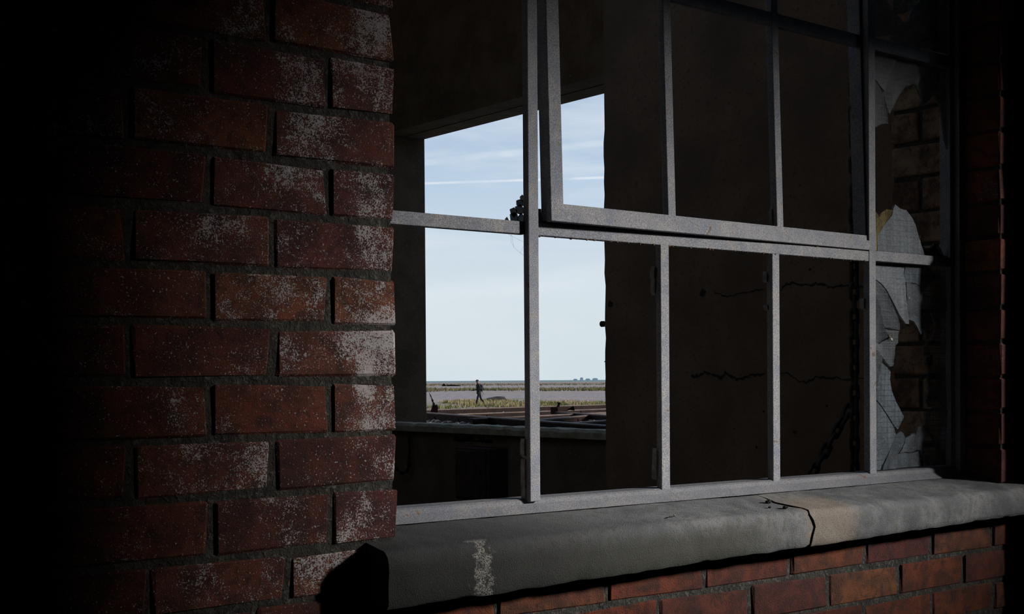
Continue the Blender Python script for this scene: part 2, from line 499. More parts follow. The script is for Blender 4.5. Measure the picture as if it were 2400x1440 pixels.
def brick(x0, x1, z0, z1, mat, parent, y0=0.0, y1=0.1, j=0.0088):
    """one brick between the joints; front face at y0"""
    k = random.randrange(8)
    key = (k, mat.name)
    if key not in mesh_cache:
        me = brick_meshes[k].copy(); me.materials.append(mat); mesh_cache[key] = me
    o = bpy.data.objects.new('brick', mesh_cache[key])
    COL.objects.link(o)
    o.parent = parent
    dx, dz, dy = x1 - x0 - j, z1 - z0 - j, y1 - y0
    o.scale = (dx / BL, dy / BD, dz / BH)
    o.location = ((x0 + x1) / 2 + random.uniform(-.0008, .0008), (y0 + y1) / 2 + random.uniform(-.0012, .0008), (z0 + z1) / 2 + random.uniform(-.0008, .0008))
    o.rotation_euler = (random.uniform(-.006, .006), random.uniform(-.006, .006), random.uniform(-.003, .003))
    return o
beds = [1.127, 1.204, 1.281, 1.358, 1.435, 1.527, 1.616, 1.702, 1.788, 1.871, 1.9585, 2.044, 2.129, 2.218, 2.307, 2.394, 2.481, 2.568, 2.655, 2.742, 2.829]
# courses of the pier: A starts with a stretcher at the arris, B with a header
JA = [1.228, 0.997, 0.768, 0.541, 0.315, 0.090]
JB = [1.228, 1.100, 0.893, 0.640, 0.425, 0.200, 0.085]
for i in range(len(beds) - 1):
    z0, z1 = beds[i], beds[i + 1]
    isA = (i % 2 == 1)
    if z1 > 2.60:
        pass
    if z0 >= 1.43 and z1 < 2.66:
        js = list(JA if isA else JB)
        for a, b in zip(js[1:], js[:-1]):
            dx = random.uniform(-.006, .006) if b < 1.22 else 0
            brick(a, b, z0, z1, BRICK, wall_front)
    elif z0 >= 1.35 and z0 < 1.43:
        js = [1.166, 1.020, 0.795, 0.570, 0.345, 0.120]
        for a, b in zip(js[1:], js[:-1]):
            brick(a, b, z0, z1, BRICK, wall_front)
# courses below the sill run on under the pier
C1 = [2.953, 2.704, 2.456, 2.204, 1.946, 1.687, 1.427, 1.195, 0.965, 0.735, 0.505, 0.275]
C2 = [3.075, 2.829, 2.578, 2.3275, 2.0805, 1.820, 1.5885, 1.345, 1.105, 0.870, 0.640, 0.410]
C3 = [2.9575, 2.703, 2.448, 2.192, 1.94, 1.68, 1.43, 1.19, 0.96, 0.73, 0.50]
for (z0, z1, js) in ((1.281, 1.358, C1), (1.204, 1.281, C2), (1.127, 1.204, C3)):
    for a, b in zip(js[1:], js[:-1]):
        brick(a, b, z0, z1, BRICK_LOW if a > 1.15 else BRICK, wall_front)
    a = js[0]
    while a < 3.45:
        brick(a, a + 0.25, z0, z1, BRICK_LOW, wall_front); a += 0.25
# unseen buttress, added to cast shade on the wall beside the window
struct(MB().box((3.125, -0.10, 0), (3.70, 0.01, 4.6)).build('wall_shade_block', MORTAR), 'unseen buttress added to shade the wall beside the sill')
# wall to the right of the window; the ends of these bricks make the outer reveal
for i in range(3, len(beds) - 1):
    z0, z1 = beds[i], beds[i + 1]
    js = [X_JAMB - 0.005, 3.213, 3.443] if i % 2 else [X_JAMB - 0.005, 3.098, 3.323]
    for a, b in zip(js[:-1], js[1:]):
        brick(a, b, z0, z1, BRICK, wall_front)
# inner reveal of the window, seen through the broken panes
for i in range(4, 18):
    z0, z1 = beds[i], beds[i + 1]
    if i % 2:
        brick(X_JAMB - 0.005, 3.098, z0, z1, BRICK_IN, wall_front, 0.150, Y_IN + 0.004, 0.010)
    else:
        brick(X_JAMB - 0.005, 3.098, z0, z1, BRICK_IN, wall_front, 0.150, 0.222, 0.010)
        brick(X_JAMB - 0.005, 3.098, z0, z1, BRICK_IN, wall_front, 0.232, Y_IN + 0.004, 0.010)

# ---- unseen covered passage, added to darken the wall around the window
struct(MB().box((-2.2, -3.4, -0.1), (9.2, 0.0, 0.0)).build('floor', DARKWALL), 'dark concrete floor of the added covered passage')
# roof slab shuts out the sky; gap added to light the room
rf = MB().box((-2.2, -3.4, 4.6), (9.2, 1.2, 4.8)).box((-2.2, 1.2, 4.6), (0.9, 3.6, 4.8)).box((2.7, 1.2, 4.6), (5.2, 3.6, 4.8)).box((-2.2, 3.6, 4.6), (5.2, 7.4, 4.8))
struct(rf.build('ceiling', DARKWALL), 'dark concrete roof slab with a gap added to light the room')
ow = MB()     # unseen outer wall, added so its high opening shapes the sunlight on the window
HX0, HX1, HZ0, HZ1 = 5.45, 7.20, 2.93, 3.97
ow.box((-2.2, -3.3, 0), (HX0, -3.2, 4.6)).box((HX1, -3.3, 0), (9.2, -3.2, 4.6))
ow.box((HX0, -3.3, 0), (HX1, -3.2, HZ0)).box((HX0, -3.3, HZ1), (HX1, -3.2, 4.6))
struct(ow.build('wall_light_mask', DARKWALL), 'dark outer wall added with a high opening to shape the sunlight')
struct(MB().box((-2.3, -3.3, 0), (-2.2, Y_IN, 4.6)).build('wall_left', DARKWALL), 'dark end wall of the added passage')
struct(MB().box((9.2, -3.3, 0), (9.3, Y_IN, 4.6)).build('wall_end', DARKWALL), 'far end wall of the added passage')

# ---- the room behind the window
struct(MB().box((-2.2, Y_IN, -0.1), (4.92, 7.2, 0.0)).build('floor_room', DARKWALL), 'dark floor of the derelict room')
def grid_wall(name, u0, u1, nu, z0, z1, nz, fn, mat, label, amp):
    mb = MB()
    rings = [[fn(u0 + (u1 - u0) * i / nu, z0 + (z1 - z0) * k / nz) for i in range(nu + 1)] for k in range(nz + 1)]
    mb.loft(rings, cap=False, closed=False)
    return mb
# partition (plastered side wall) that cuts off the view of the opening
X_SIDE, Y_SIDE = 3.15, 1.617
pm = MB()
zs = [0.0] + [0.9 + 0.045 * k for k in range(40)] + [4.6]
rings = []
rg = random.Random(3)
for z in zs:
    e = Y_SIDE + (rg.uniform(-.004, .003) if 0 < z < 4.6 else 0)
    rings.append([(X_SIDE, Y_IN, z), (X_SIDE, 0.8, z), (X_SIDE, e, z), (X_SIDE + 0.03, e + 0.006, z), (X_SIDE + 0.23, e + 0.004, z), (X_SIDE + 0.23, Y_IN, z)])
pm.loft(rings)
wall_side = struct(pm.build('wall_right', PLASTER), 'brown stained plaster side wall with horizontal cracks')
def crack(pts, w, seed):
    rg = random.Random(seed)
    fine = []
    for a, b in zip(pts[:-1], pts[1:]):
        for k in range(4):
            t = k / 4
            fine.append((a[0] + (b[0] - a[0]) * t + rg.uniform(-.002, .002), a[1] + (b[1] - a[1]) * t + rg.uniform(-.0035, .0035)))
    fine.append(pts[-1])
    top, bot = [], []
    for i, p in enumerate(fine):
        h = w * rg.uniform(0.25, 1.0) * (0.2 if i in (0, len(fine) - 1) else 1)
        top.append((X_SIDE - 0.0012, p[0], p[1] + h)); bot.append((X_SIDE - 0.0012, p[0], p[1] - h))
    mb = MB()
    mb.loft([top, bot], cap=False, closed=False)
    mb.loft([[(x + 0.004, y, z) for x, y, z in top], top], cap=False, closed=False)
    mb.loft([bot, [(x + 0.004, y, z) for x, y, z in bot]], cap=False, closed=False)
    mb.build('crack', DIRT, wall_side)
crack([(1.107, 1.9763), (1.0672, 1.9636), (1.028, 1.9574), (1.0002, 1.967), (0.9618, 1.9682), (0.9294, 1.9713), (0.8921, 1.9712)], 0.0026, 1)
crack([(0.8371, 1.9632), (0.8087, 1.9836), (0.7781, 1.9837), (0.7379, 1.9753), (0.6984, 1.9769), (0.6691, 1.9705), (0.6354, 1.9615), (0.5974, 1.965), (0.50, 1.9562)], 0.0045, 2)
crack([(1.2084, 1.709), (1.1729, 1.7109), (1.1494, 1.7213), (1.1146, 1.7168), (1.0748, 1.6997), (1.0576, 1.7226), (1.0297, 1.7036), (1.002, 1.6972), (0.9636, 1.7086), (0.9257, 1.7132), (0.8937, 1.717)], 0.006, 3)
crack([(0.8387, 1.7185), (0.8001, 1.7162), (0.7697, 1.6922), (0.7346, 1.6889), (0.6999, 1.7044), (0.6609, 1.7002), (0.6273, 1.7031), (0.5988, 1.6972), (0.50, 1.699)], 0.0035, 4)
for k, (y, z, r) in enumerate([(1.153, 1.975, 0.016), (1.59, 1.96, 0.015), (0.72, 2.02, 0.006), (0.90, 1.60, 0.005), (1.02, 1.545, 0.003), (0.66, 1.62, 0.005), (1.36, 1.55, 0.008), (0.93, 1.49, 0.006), (0.78, 1.54, 0.008)]):
    n = 9; rg = random.Random(40 + k)
    ring = [(X_SIDE - 0.0012, y + r * rg.uniform(.5, 1.1) * math.cos(2 * math.pi * i / n), z + r * rg.uniform(.5, 1.1) * math.sin(2 * math.pi * i / n)) for i in range(n)]
    MB().prism(ring, (0.004, 0, 0)).build('plaster_hole', DIRT, wall_side)
# bolt and bracket stub on the free edge of the partition
bolt = MB().tube([(3.20, 1.615, 1.897), (3.20, 1.652, 1.897), (3.20, 1.684, 1.897)], 0.0035, 10)
bolt.tube([(3.20, 1.680, 1.897), (3.20, 1.690, 1.897)], 0.011, 10)
bolt.build('bolt', CHAIN, wall_side)
MB().prism([(3.19, 1.612, 1.785), (3.19, 1.655, 1.772), (3.19, 1.668, 1.763), (3.19, 1.640, 1.757), (3.19, 1.650, 1.735), (3.19, 1.612, 1.700)], (0.02, 0, 0)).build('bracket_stub', CHAIN, wall_side)

# far wall with the big opening towards the beach
XO0, XO1, YO0, YO1, ZO0, ZO1 = 4.60, 4.92, 2.55, 5.27, 1.443, 3.241
fw = MB()
fw.box((XO0, Y_IN, 0), (XO1, YO0, 4.6)).box((XO0, YO1, 0), (XO1, 7.2, 4.6))
fw.box((XO0 + 0.03, YO0, 0), (XO1, YO1, 1.395))
wall_far = struct(fw.build('wall_far', FARWALL, bevel=0.008), 'brown concrete wall with the opening towards the beach')
lm = MB()
for k in range(4):   # board-marked soffit: one face per shuttering board
    a = XO0 + (XO1 - XO0) * k / 4; b = XO0 + (XO1 - XO0) * (k + 1) / 4
    lm.box((a, YO0 - 0.2, ZO1 + (0.0, 0.004, 0.001, 0.005)[k]), (b, YO1 + 0.0, 4.6))
struct(lm.build('trim_lintel', LINTEL), 'board-marked concrete lintel over the opening')
cs = MB()
n = 60
rg = random.Random(5)
rings = []
for i in range(n + 1):
    y = YO0 + (YO1 - YO0) * i / n
    ch = rg.uniform(0, .007) + (0.03 * max(0, 1 - (y - 2.9) / 0.45) if y < 3.35 else 0)
    z = ZO0 + rg.uniform(-.004, .003)
    rings.append([(XO0 - 0.01 + ch, y, 1.395), (XO0 - 0.012 + ch, y, z - 0.016), (XO0 + 0.004 + ch, y, z), (XO0 + 0.12, y, z + rg.uniform(-.003, .003)), (XO1 + 0.02, y, z - 0.02), (XO1 + 0.02, y, 1.395)])
cs.loft(rings)
struct(cs.build('trim_opening_sill', rough_material('mossy_concrete', (0.46, 0.42, 0.32), (0.28, 0.26, 0.16), 12.0, (0.60, 0.55, 0.46), fine=120.0)), 'mossy concrete sill of the far opening')
struct(MB().box((-2.2, 7.2, 0), (4.92, 7.4, 4.6)).build('wall_rear', PALE_BOUNCE), 'rear wall of the room')
struct(MB().box((0.6, Y_IN, 0), (0.75, 7.4, 4.6)).build('wall_room_left', PALE_BOUNCE), 'left wall of the room')  # unseen wall, set close to bounce more light inside
# unseen wing wall, added to keep the sun off the opening and near terrace
struct(MB().box((4.92, 1.9, 0), (10.2, 2.3, 5.6)).build('wall_sun_block', DARKWALL), 'unseen wing wall added to shade the far opening')

# ---- outside: terrace, beach, sea
V = Vector((0.6186, 0.7857, 0)); Lr = Vector((0.7857, -0.6186, 0)); CAMP = Vector((0, -1.86, 0))
def beach(s, l, z=0.0):
    p = CAMP + V * s + Lr * l
    return Vector((p.x, p.y, z))
terr = MB()
tp = [(XO1, 2.3), (XO1, 7.4), beach(15.0, -3.2)[:2], beach(15.0, 3.4)[:2], (11.8, 2.3)]
terr.prism([(p[0], p[1], 0.0) for p in tp], (0, 0, 1.385))
terrace = struct(terr.build('terrace', GRAVEL), 'gravel covered concrete platform outside the opening')
gs = MB()
srows = [5, 20, 40, 60, 75, 85, 95, 105, 120, 140, 165, 190, 220, 260, 300, 350, 420, 520, 650, 800, 1000, 1200, 1320]
from mathutils import noise as mnoise
rings = []
for s in srows:
    w = max(60.0, s * 0.9)
    row = []
    for k in range(41):
        l = -w + 2 * w * k / 40
        p = beach(s, l)
        h = 0.25 * mnoise.noise(Vector((s * 0.035, l * 0.008, 1.3))) if 125 < s < 1200 else 0
        row.append((p.x, p.y, h))
    rings.append(row)
gs.loft(rings, cap=False, closed=False)
struct(gs.build('ground_beach', SHINGLE, smooth=True), 'wide shingle beach with low ridges')
sea = MB()
sea.loft([[tuple(beach(1300, -3000, -0.35)), tuple(beach(1300, 3000, -0.35))], [tuple(beach(45000, -40000, -0.35)), tuple(beach(45000, 40000, -0.35))]], cap=False, closed=False)
struct(sea.build('sea', SEA), 'thin strip of grey green sea on the horizon')
out = MB()
out.box((-40, -60, -0.12), (60, -3.4, -0.02))
struct(out.build('ground_front', SHINGLE), 'shingle ground in front of the building')

# ================================================================== WINDOW SILL
def sill_profile(x):
    b = 1.342 + (x - 1.39) * 0.016
    pts = [(0.135, 1.355), (0.135, 1.4535), (0.10, 1.451), (0.06, 1.4465), (0.02, 1.441), (-0.02, 1.4355)]
    for k in range(7):
        t = math.pi / 2 * k / 6
        pts.append((-0.040 - 0.023 * math.sin(t), 1.409 + 0.023 * math.cos(t)))
    pts += [(-0.064, 1.395), (-0.063, 1.375), (-0.062, b + 0.006), (-0.057, b), (-0.03, b + 0.004), (0.0, b + 0.005), (0.03, 1.355)]
    return pts
NP = len(sill_profile(1.5))
CRK = [0.03, 0.03, 0.018, 0.006, -0.012, -0.008, 0.004, 0.002, 0.006, 0.003, 0.0, 0.004, 0.008, 0.013, 0.005, 0.001, 0.004, 0.012, 0.01, 0.01]
CRK = [2.190 + c for c in (CRK + [0.01] * NP)[:NP]]
def sill_piece(x0, x1, n, e0, e1, dy, seed):
    rings = []
    for i in range(n + 1):
        t = i / n
        row = []
        for k in range(NP):
            xa = e0[k] if e0 else x0
            xb = e1[k] if e1 else x1
            x = xa + (xb - xa) * t
            y, z = sill_profile(x)[k]
            q = mnoise.noise(Vector((x * 22, y * 40, z * 40 + seed))) * 0.0022 + mnoise.noise(Vector((x * 5, y * 5, z * 5 + seed))) * 0.002
            if k in (0, 1, NP - 1):
                q = 0
            row.append((x, y + dy + q * (1 if k > 5 else 0), z + q))
        rings.append(row)
    return MB().loft(rings)
sill = struct(empty('trim_1', (1.164, 0, 1.36)), 'cracked grey concrete window sill with rounded front edge')
def child_world(o, par):
    o.parent = par
    o.matrix_parent_inverse = Matrix.Translation(-Vector(par.location))
    return o
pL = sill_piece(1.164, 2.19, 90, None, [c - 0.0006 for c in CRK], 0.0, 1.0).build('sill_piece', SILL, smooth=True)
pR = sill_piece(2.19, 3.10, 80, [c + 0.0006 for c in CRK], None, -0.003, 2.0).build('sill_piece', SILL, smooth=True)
for o in (pL, pR):
    child_world(o, sill)
    es = o.modifiers.new('split', 'EDGE_SPLIT'); es.split_angle = math.radians(50)
# crumbs and twigs lying on the sill
def on_sill(x, y):
    return 1.4535 - (0.135 - y) * 0.116
def clump(x, y, r, seed, label):
    o = MB().ball((0, 0, 0), r, seed, 0.35, 2, (1.3, 1, 0.7)).ball((r * 1.2, r * .3, -r * .2), r * 0.6, seed + 1, 0.3, 1).build('dirt_clump', DIRT, None, loc=(x, y, on_sill(x, y) + r * 0.55))
    tag(o, label, 'dirt', 'crumbs on the window sill')
clump(2.158, 0.020, 0.0062, 11, 'largest black dirt clump on the sill just above the crack')
clump(2.118, -0.018, 0.0030, 14, 'smallest black dirt crumb on the sill, left of the larger clumps')
clump(2.146, -0.035, 0.0048, 17, 'black dirt crumb nearest the sill front edge beside the crack')
def twig(p0, p1, r, mat, label, name='twig'):
    a = Vector((p0[0], p0[1], on_sill(*p0) + r + 0.0012)); b = Vector((p1[0], p1[1], on_sill(*p1) + r + 0.0012))
    m = (a + b) / 2 + Vector((0, 0.0015, 0.0006))
    tag(MB().tube([a, m, b], [r, r * 1.1, r * 0.6], 6).build(name, mat), label, 'twig', 'bits on the window sill')
twig((1.815, -0.028), (1.838, -0.022), 0.0014, BARK, 'short black twig lying on the sill in front of the frame')
twig((1.840, -0.022), (1.847, -0.019), 0.0019, STRAW, 'pale chip at the end of the short black twig')
twig((2.018, -0.012), (2.035, -0.018), 0.0008, STRAW, 'thin pale straw lying on the sill left of the crack', 'straw')

# ================================================================== STEEL WINDOW
win = struct(empty('window_1', (2.1, Y_FR, 1.45)), 'grey painted steel window with broken wired glass panes')
def wpart(mb, name, mat=PAINT, bevel=0.0016, par=win):
    return child_world(mb.build(name, mat, bevel=bevel), par)
def vbar(x0, x1, z0, z1, y=Y_FR, d=0.012):
    mb = MB().box((x0, y, z0), (x1, y + d, z1))
    c = (x0 + x1) / 2
    mb.box((c - 0.001, y + d - 0.001, z0), (c + 0.005, y + 0.026, z1))
    return mb
def hbar(x0, x1, z0, z1, y=Y_FR, d=0.016):
    mb = MB().box((x0, y, z0), (x1, y + d, z1))
    c = (z0 + z1) / 2
    mb.box((x0, y + d - 0.001, c - 0.003), (x1, y + 0.040, c + 0.003))
    return mb
ZB, ZT0, ZT1, ZU0, ZU1, ZH = 1.477, 1.973, 1.997, 2.470, 2.500, 2.985
# bottom rail with its sloping weather face
br = MB()
rings = []
for i in range(41):
    x = 1.225 + (2.986 - 1.225) * i / 40
    q = mnoise.noise(Vector((x * 9, 0, 3))) * 0.0016
    rings.append([(x, 0.150, 1.452), (x, 0.150, ZB + 0.002), (x, Y_FR + 0.004, ZB + 0.001), (x, Y_FR, ZB - 0.002), (x, Y_FR - 0.003, 1.468 + q), (x, 0.091 + q, 1.4525)])
br.loft(rings)
wpart(br, 'bottom_rail', GRIME, bevel=0)
wpart(MB().box((1.225, Y_FR - 0.002, 3.0 - 0.018), (2.986, Y_FR + 0.04, 3.0)), 'top_rail')
wpart(MB().box((1.225, Y_FR, ZB), (1.262, Y_FR + 0.04, 2.983)), 'jamb')
wpart(MB().box((2.964, Y_FR - 0.012, 1.458), (2.988, Y_FR + 0.045, 2.983)).box((2.946, Y_FR + 0.002, ZB), (2.965, Y_FR + 0.020, 2.983)), 'jamb')
wpart(vbar(1.5835, 1.608, ZB - 0.004, 2.983, Y_FR - 0.011, 0.016), 'mullion')
wpart(vbar(2.616, 2.6415, ZB - 0.004, 2.983, Y_FR - 0.001, 0.017), 'mullion')
wpart(hbar(1.262, 1.586, ZT0, ZT1), 'transom')
wpart(hbar(1.606, 2.617, ZT0, ZT1).box((1.606, 0.130, ZT1 - 0.006), (2.617, 0.142, ZT1 + 0.030)), 'transom')
wpart(hbar(2.641, 2.947, ZT0 + 0.002, ZT1 + 0.002), 'transom')
wpart(hbar(1.262, 1.586, ZU0, ZU1), 'glazing_bar')
wpart(hbar(2.641, 2.947, ZU0, ZU1), 'glazing_bar')
wpart(vbar(1.9365, 1.9605, ZB - 0.004, ZT0 + 0.001), 'glazing_bar')
wpart(vbar(2.277, 2.3005, ZB - 0.004, ZT0 + 0.001), 'glazing_bar')
# scraps of old putty on the bar sides
for k, (x, z, w, h, y) in enumerate([(1.9335, 1.917, 0.006, 0.024, 0.122), (1.9335, 1.889, 0.003, 0.030, 0.122), (1.582, 1.572, 0.006, 0.034, 0.110), (1.582, 1.525, 0.005, 0.055, 0.110),
                                     (1.583, 1.490, 0.005, 0.03, 0.110), (1.934, 1.540, 0.004, 0.035, 0.120), (1.934, 1.512, 0.005, 0.030, 0.121), (2.2745, 1.923, 0.004, 0.018, 0.121), (2.275, 1.858, 0.004, 0.008, 0.121), (2.6135, 1.874, 0.005, 0.025, 0.120)]):
    rg = random.Random(60 + k)
    poly = [(x - w / 2, y, z - h / 2 + rg.uniform(0, .006)), (x + w / 2, y, z - h / 2 - rg.uniform(0, .004)), (x + w / 2 + .003, y, z + h / 2 - rg.uniform(0, .006)), (x + rg.uniform(-.002, .001), y, z + h / 2 + rg.uniform(0, .004)), (x - w / 2, y, z + h * rg.uniform(.1, .35))]
    wpart(MB().prism(poly, (0, 0.012, 0)), 'putty_scrap', PUTTY, 0)
# flaking rust along the top of the transom
sc = MB()
rg = random.Random(9)
x = 1.63
while x < 2.61:
    r = rg.uniform(.002, .005)
    sc.ball((x, Y_FR + rg.uniform(0.002, .022), ZT1 + r * 0.35), r, rg.randrange(999), 0.35, 1, (1.7, 1.2, 0.7))
    x += rg.uniform(.004, .010)
o = wpart(sc, 'rust_flakes', SCALE, 0); o['kind'] = 'stuff'
sc = MB()
x = 1.60
while x < 2.62:
    r = rg.uniform(.001, .003)
    sc.ball((x, Y_FR + rg.uniform(-0.001, .006), ZT0 - r * 0.2), r, rg.randrange(999), 0.3, 1, (1.6, 1, 1))
    x += rg.uniform(.006, .03)
o = wpart(sc, 'rust_flakes', SCALE, 0); o['kind'] = 'stuff'
PANE_TOP = [
  [(2.659,2.770),(2.764,2.776),(2.730,2.657),(2.709,2.603),(2.738,2.574),(2.767,2.561),(2.729,2.520),(2.657,2.507)],
  [(2.769,2.561),(2.797,2.566),(2.806,2.564),(2.844,2.508),(2.729,2.510),(2.730,2.519)],
  [(2.799,2.566),(2.815,2.597),(2.841,2.619),(2.858,2.659),(2.903,2.714),(2.921,2.786),(2.990,2.789),(2.988,2.505),(2.846,2.508),(2.807,2.565)],
]
PANE_MID = [
  [(2.657,2.486),(2.741,2.484),(2.746,2.466),(2.712,2.415),(2.695,2.382),(2.656,2.408)],
  [(2.656,2.406),(2.695,2.381),(2.702,2.358),(2.717,2.329),(2.721,2.308),(2.703,2.308),(2.682,2.301),(2.655,2.289)],
  [(2.743,2.483),(2.866,2.484),(2.853,2.454),(2.831,2.415),(2.813,2.417),(2.800,2.411),(2.783,2.406),(2.762,2.386),(2.745,2.366),(2.728,2.343),(2.718,2.330),(2.704,2.358),(2.697,2.382),(2.713,2.415),(2.747,2.466)],
  [(2.868,2.484),(2.988,2.489),(2.986,2.264),(2.950,2.260),(2.937,2.296),(2.932,2.328),(2.926,2.361),(2.919,2.384),(2.901,2.403),(2.874,2.381),(2.852,2.366),(2.852,2.384),(2.833,2.415),(2.855,2.455)],
  [(2.675,1.988),(2.676,2.041),(2.698,2.063),(2.727,2.089),(2.733,2.106),(2.740,2.118),(2.760,2.109),(2.781,2.107),(2.803,2.090),(2.816,2.073),(2.824,2.055),(2.837,2.025),(2.852,1.993)],
  [(2.654,2.095),(2.664,2.091),(2.677,2.082),(2.683,2.093),(2.706,2.104),(2.732,2.104),(2.726,2.090),(2.696,2.063),(2.675,2.041),(2.673,1.989),(2.654,1.989)],
  [(2.853,1.993),(2.838,2.025),(2.829,2.045),(2.850,2.026),(2.863,2.018),(2.886,2.022),(2.908,2.037),(2.921,2.022),(2.935,2.004),(2.962,2.002),(2.965,2.051),(2.985,2.055),(2.985,1.990)],
]
PANE_LOW = [
  [(2.655,1.974),(2.782,1.978),(2.775,1.953),(2.780,1.931),(2.783,1.877),(2.787,1.829),(2.772,1.830),(2.748,1.854),(2.706,1.909),(2.687,1.924),(2.667,1.933),(2.655,1.933)],
  [(2.655,1.932),(2.667,1.932),(2.687,1.923),(2.706,1.908),(2.747,1.853),(2.756,1.827),(2.756,1.814),(2.699,1.819),(2.692,1.829),(2.682,1.872),(2.664,1.895),(2.655,1.903)],
  [(2.655,1.902),(2.664,1.894),(2.681,1.871),(2.692,1.828),(2.699,1.819),(2.712,1.804),(2.718,1.798),(2.676,1.781),(2.654,1.793)],
  [(2.699,1.818),(2.756,1.814),(2.751,1.802),(2.749,1.784),(2.739,1.778),(2.732,1.748),(2.727,1.728),(2.714,1.726),(2.670,1.764),(2.654,1.769),(2.654,1.792),(2.676,1.780),(2.719,1.797),(2.712,1.804)],
  [(2.654,1.768),(2.670,1.763),(2.686,1.748),(2.685,1.736),(2.667,1.684),(2.653,1.678)],
  [(2.685,1.737),(2.705,1.725),(2.716,1.715),(2.714,1.697),(2.720,1.671),(2.737,1.641),(2.766,1.605),(2.744,1.574),(2.731,1.583),(2.685,1.632),(2.666,1.648),(2.665,1.678),(2.668,1.684)],
  [(2.653,1.650),(2.666,1.647),(2.685,1.631),(2.731,1.582),(2.738,1.563),(2.725,1.540),(2.684,1.491),(2.677,1.480),(2.652,1.479)],
  [(2.738,1.563),(2.746,1.567),(2.758,1.571),(2.768,1.565),(2.775,1.555),(2.772,1.544),(2.761,1.528),(2.749,1.517),(2.730,1.533),(2.725,1.540)],
  [(2.725,1.540),(2.730,1.532),(2.749,1.516),(2.772,1.519),(2.802,1.516),(2.839,1.520),(2.846,1.482),(2.762,1.482),(2.679,1.480),(2.684,1.491)],
  [(2.776,1.554),(2.796,1.559),(2.799,1.561),(2.813,1.566),(2.819,1.561),(2.810,1.543),(2.820,1.522),(2.800,1.517),(2.773,1.520),(2.750,1.517),(2.762,1.528),(2.773,1.543)],
  [(2.822,1.567),(2.826,1.580),(2.836,1.580),(2.852,1.580),(2.877,1.563),(2.943,1.489),(2.943,1.480),(2.847,1.482),(2.840,1.521),(2.821,1.523),(2.811,1.543)],
  [(2.852,1.581),(2.860,1.594),(2.855,1.613),(2.871,1.619),(2.889,1.626),(2.896,1.655),(2.927,1.634),(2.978,1.591),(2.977,1.478),(2.945,1.480),(2.944,1.490),(2.879,1.563)],
  [(2.860,1.777),(2.886,1.795),(2.893,1.793),(2.917,1.804),(2.941,1.765),(2.979,1.780),(2.978,1.592),(2.928,1.635),(2.896,1.656),(2.888,1.627),(2.873,1.625),(2.859,1.643),(2.871,1.668),(2.868,1.696),(2.873,1.721),(2.861,1.734)],
  [(2.904,1.833),(2.979,1.890),(2.979,1.781),(2.942,1.766),(2.917,1.805),(2.893,1.794),(2.887,1.796),(2.901,1.811)],
  [(2.901,1.960),(2.869,1.978),(2.859,1.978),(2.980,1.979),(2.979,1.891),(2.908,1.837),(2.903,1.831),(2.880,1.870),(2.877,1.911),(2.856,1.912)],
  [(2.783,1.977),(2.857,1.978),(2.899,1.960),(2.855,1.912),(2.838,1.925),(2.822,1.931),(2.780,1.932),(2.776,1.953)],
  [(2.781,1.931),(2.822,1.930),(2.838,1.924),(2.855,1.911),(2.876,1.910),(2.879,1.869),(2.903,1.830),(2.899,1.811),(2.885,1.796),(2.862,1.830),(2.855,1.816),(2.843,1.804),(2.823,1.828),(2.813,1.837),(2.792,1.841),(2.788,1.829),(2.784,1.877)],
]

# ---- broken wired glass, every shard a piece of its own
def pane(name, shards, mats, seed, label):
    p = empty(name)
    child_world(p, win)
    p['label'] = label
    rg = random.Random(seed)
    for i, poly in enumerate(shards):
        cx = sum(q[0] for q in poly) / len(poly); cz = sum(q[1] for q in poly) / len(poly)
        # keep the outer edge inside the rebate, nibble the free edges
        pts = []
        for a, b in zip(poly, poly[1:] + poly[:1]):
            pts.append(Vector((a[0] - cx, 0, a[1] - cz)))
            L = math.hypot(b[0] - a[0], b[1] - a[1])
            if L > 0.03:
                for t in (0.35, 0.7):
                    pts.append(Vector((a[0] + (b[0] - a[0]) * t - cx + rg.uniform(-.0012, .0012), 0, a[1] + (b[1] - a[1]) * t - cz + rg.uniform(-.0012, .0012))))
        o = MB().prism([q * 0.986 for q in pts], (0, 0.0055, 0)).build('glass_shard', mats[i % len(mats)] if isinstance(mats, list) else mats, p)
        o.location = (cx, 0.1245 + rg.uniform(-.0012, .0015), cz)
        o.rotation_euler = (rg.uniform(-.06, .06), rg.uniform(-.004, .004), rg.uniform(-.08, .08))
        o.location = Vector(o.location) - Vector(win.location)
    p.matrix_parent_inverse = Matrix.Identity(4)
    return p
pane('glass_pane', PANE_TOP, [GLASS_DARK], 1, 'topmost broken pane, dark and grimy')
pane('glass_pane', PANE_MID, [GLASS_DARK, GLASS, GLASS, GLASS_DARK, GLASS_FROST, AMBER, GLASS_DARK], 2, 'middle broken pane with a rounded frosted shard standing in it')
pane('glass_pane', PANE_LOW, [GLASS_FROST, GLASS, GLASS, GLASS, GLASS, GLASS_FROST, GLASS_FROST, GLASS, GLASS, GLASS, GLASS, GLASS_DARK, GLASS_DARK, GLASS_DARK, GLASS_DARK, GLASS_FROST, GLASS], 3, 'lowest broken pane with a large hole between long shards')
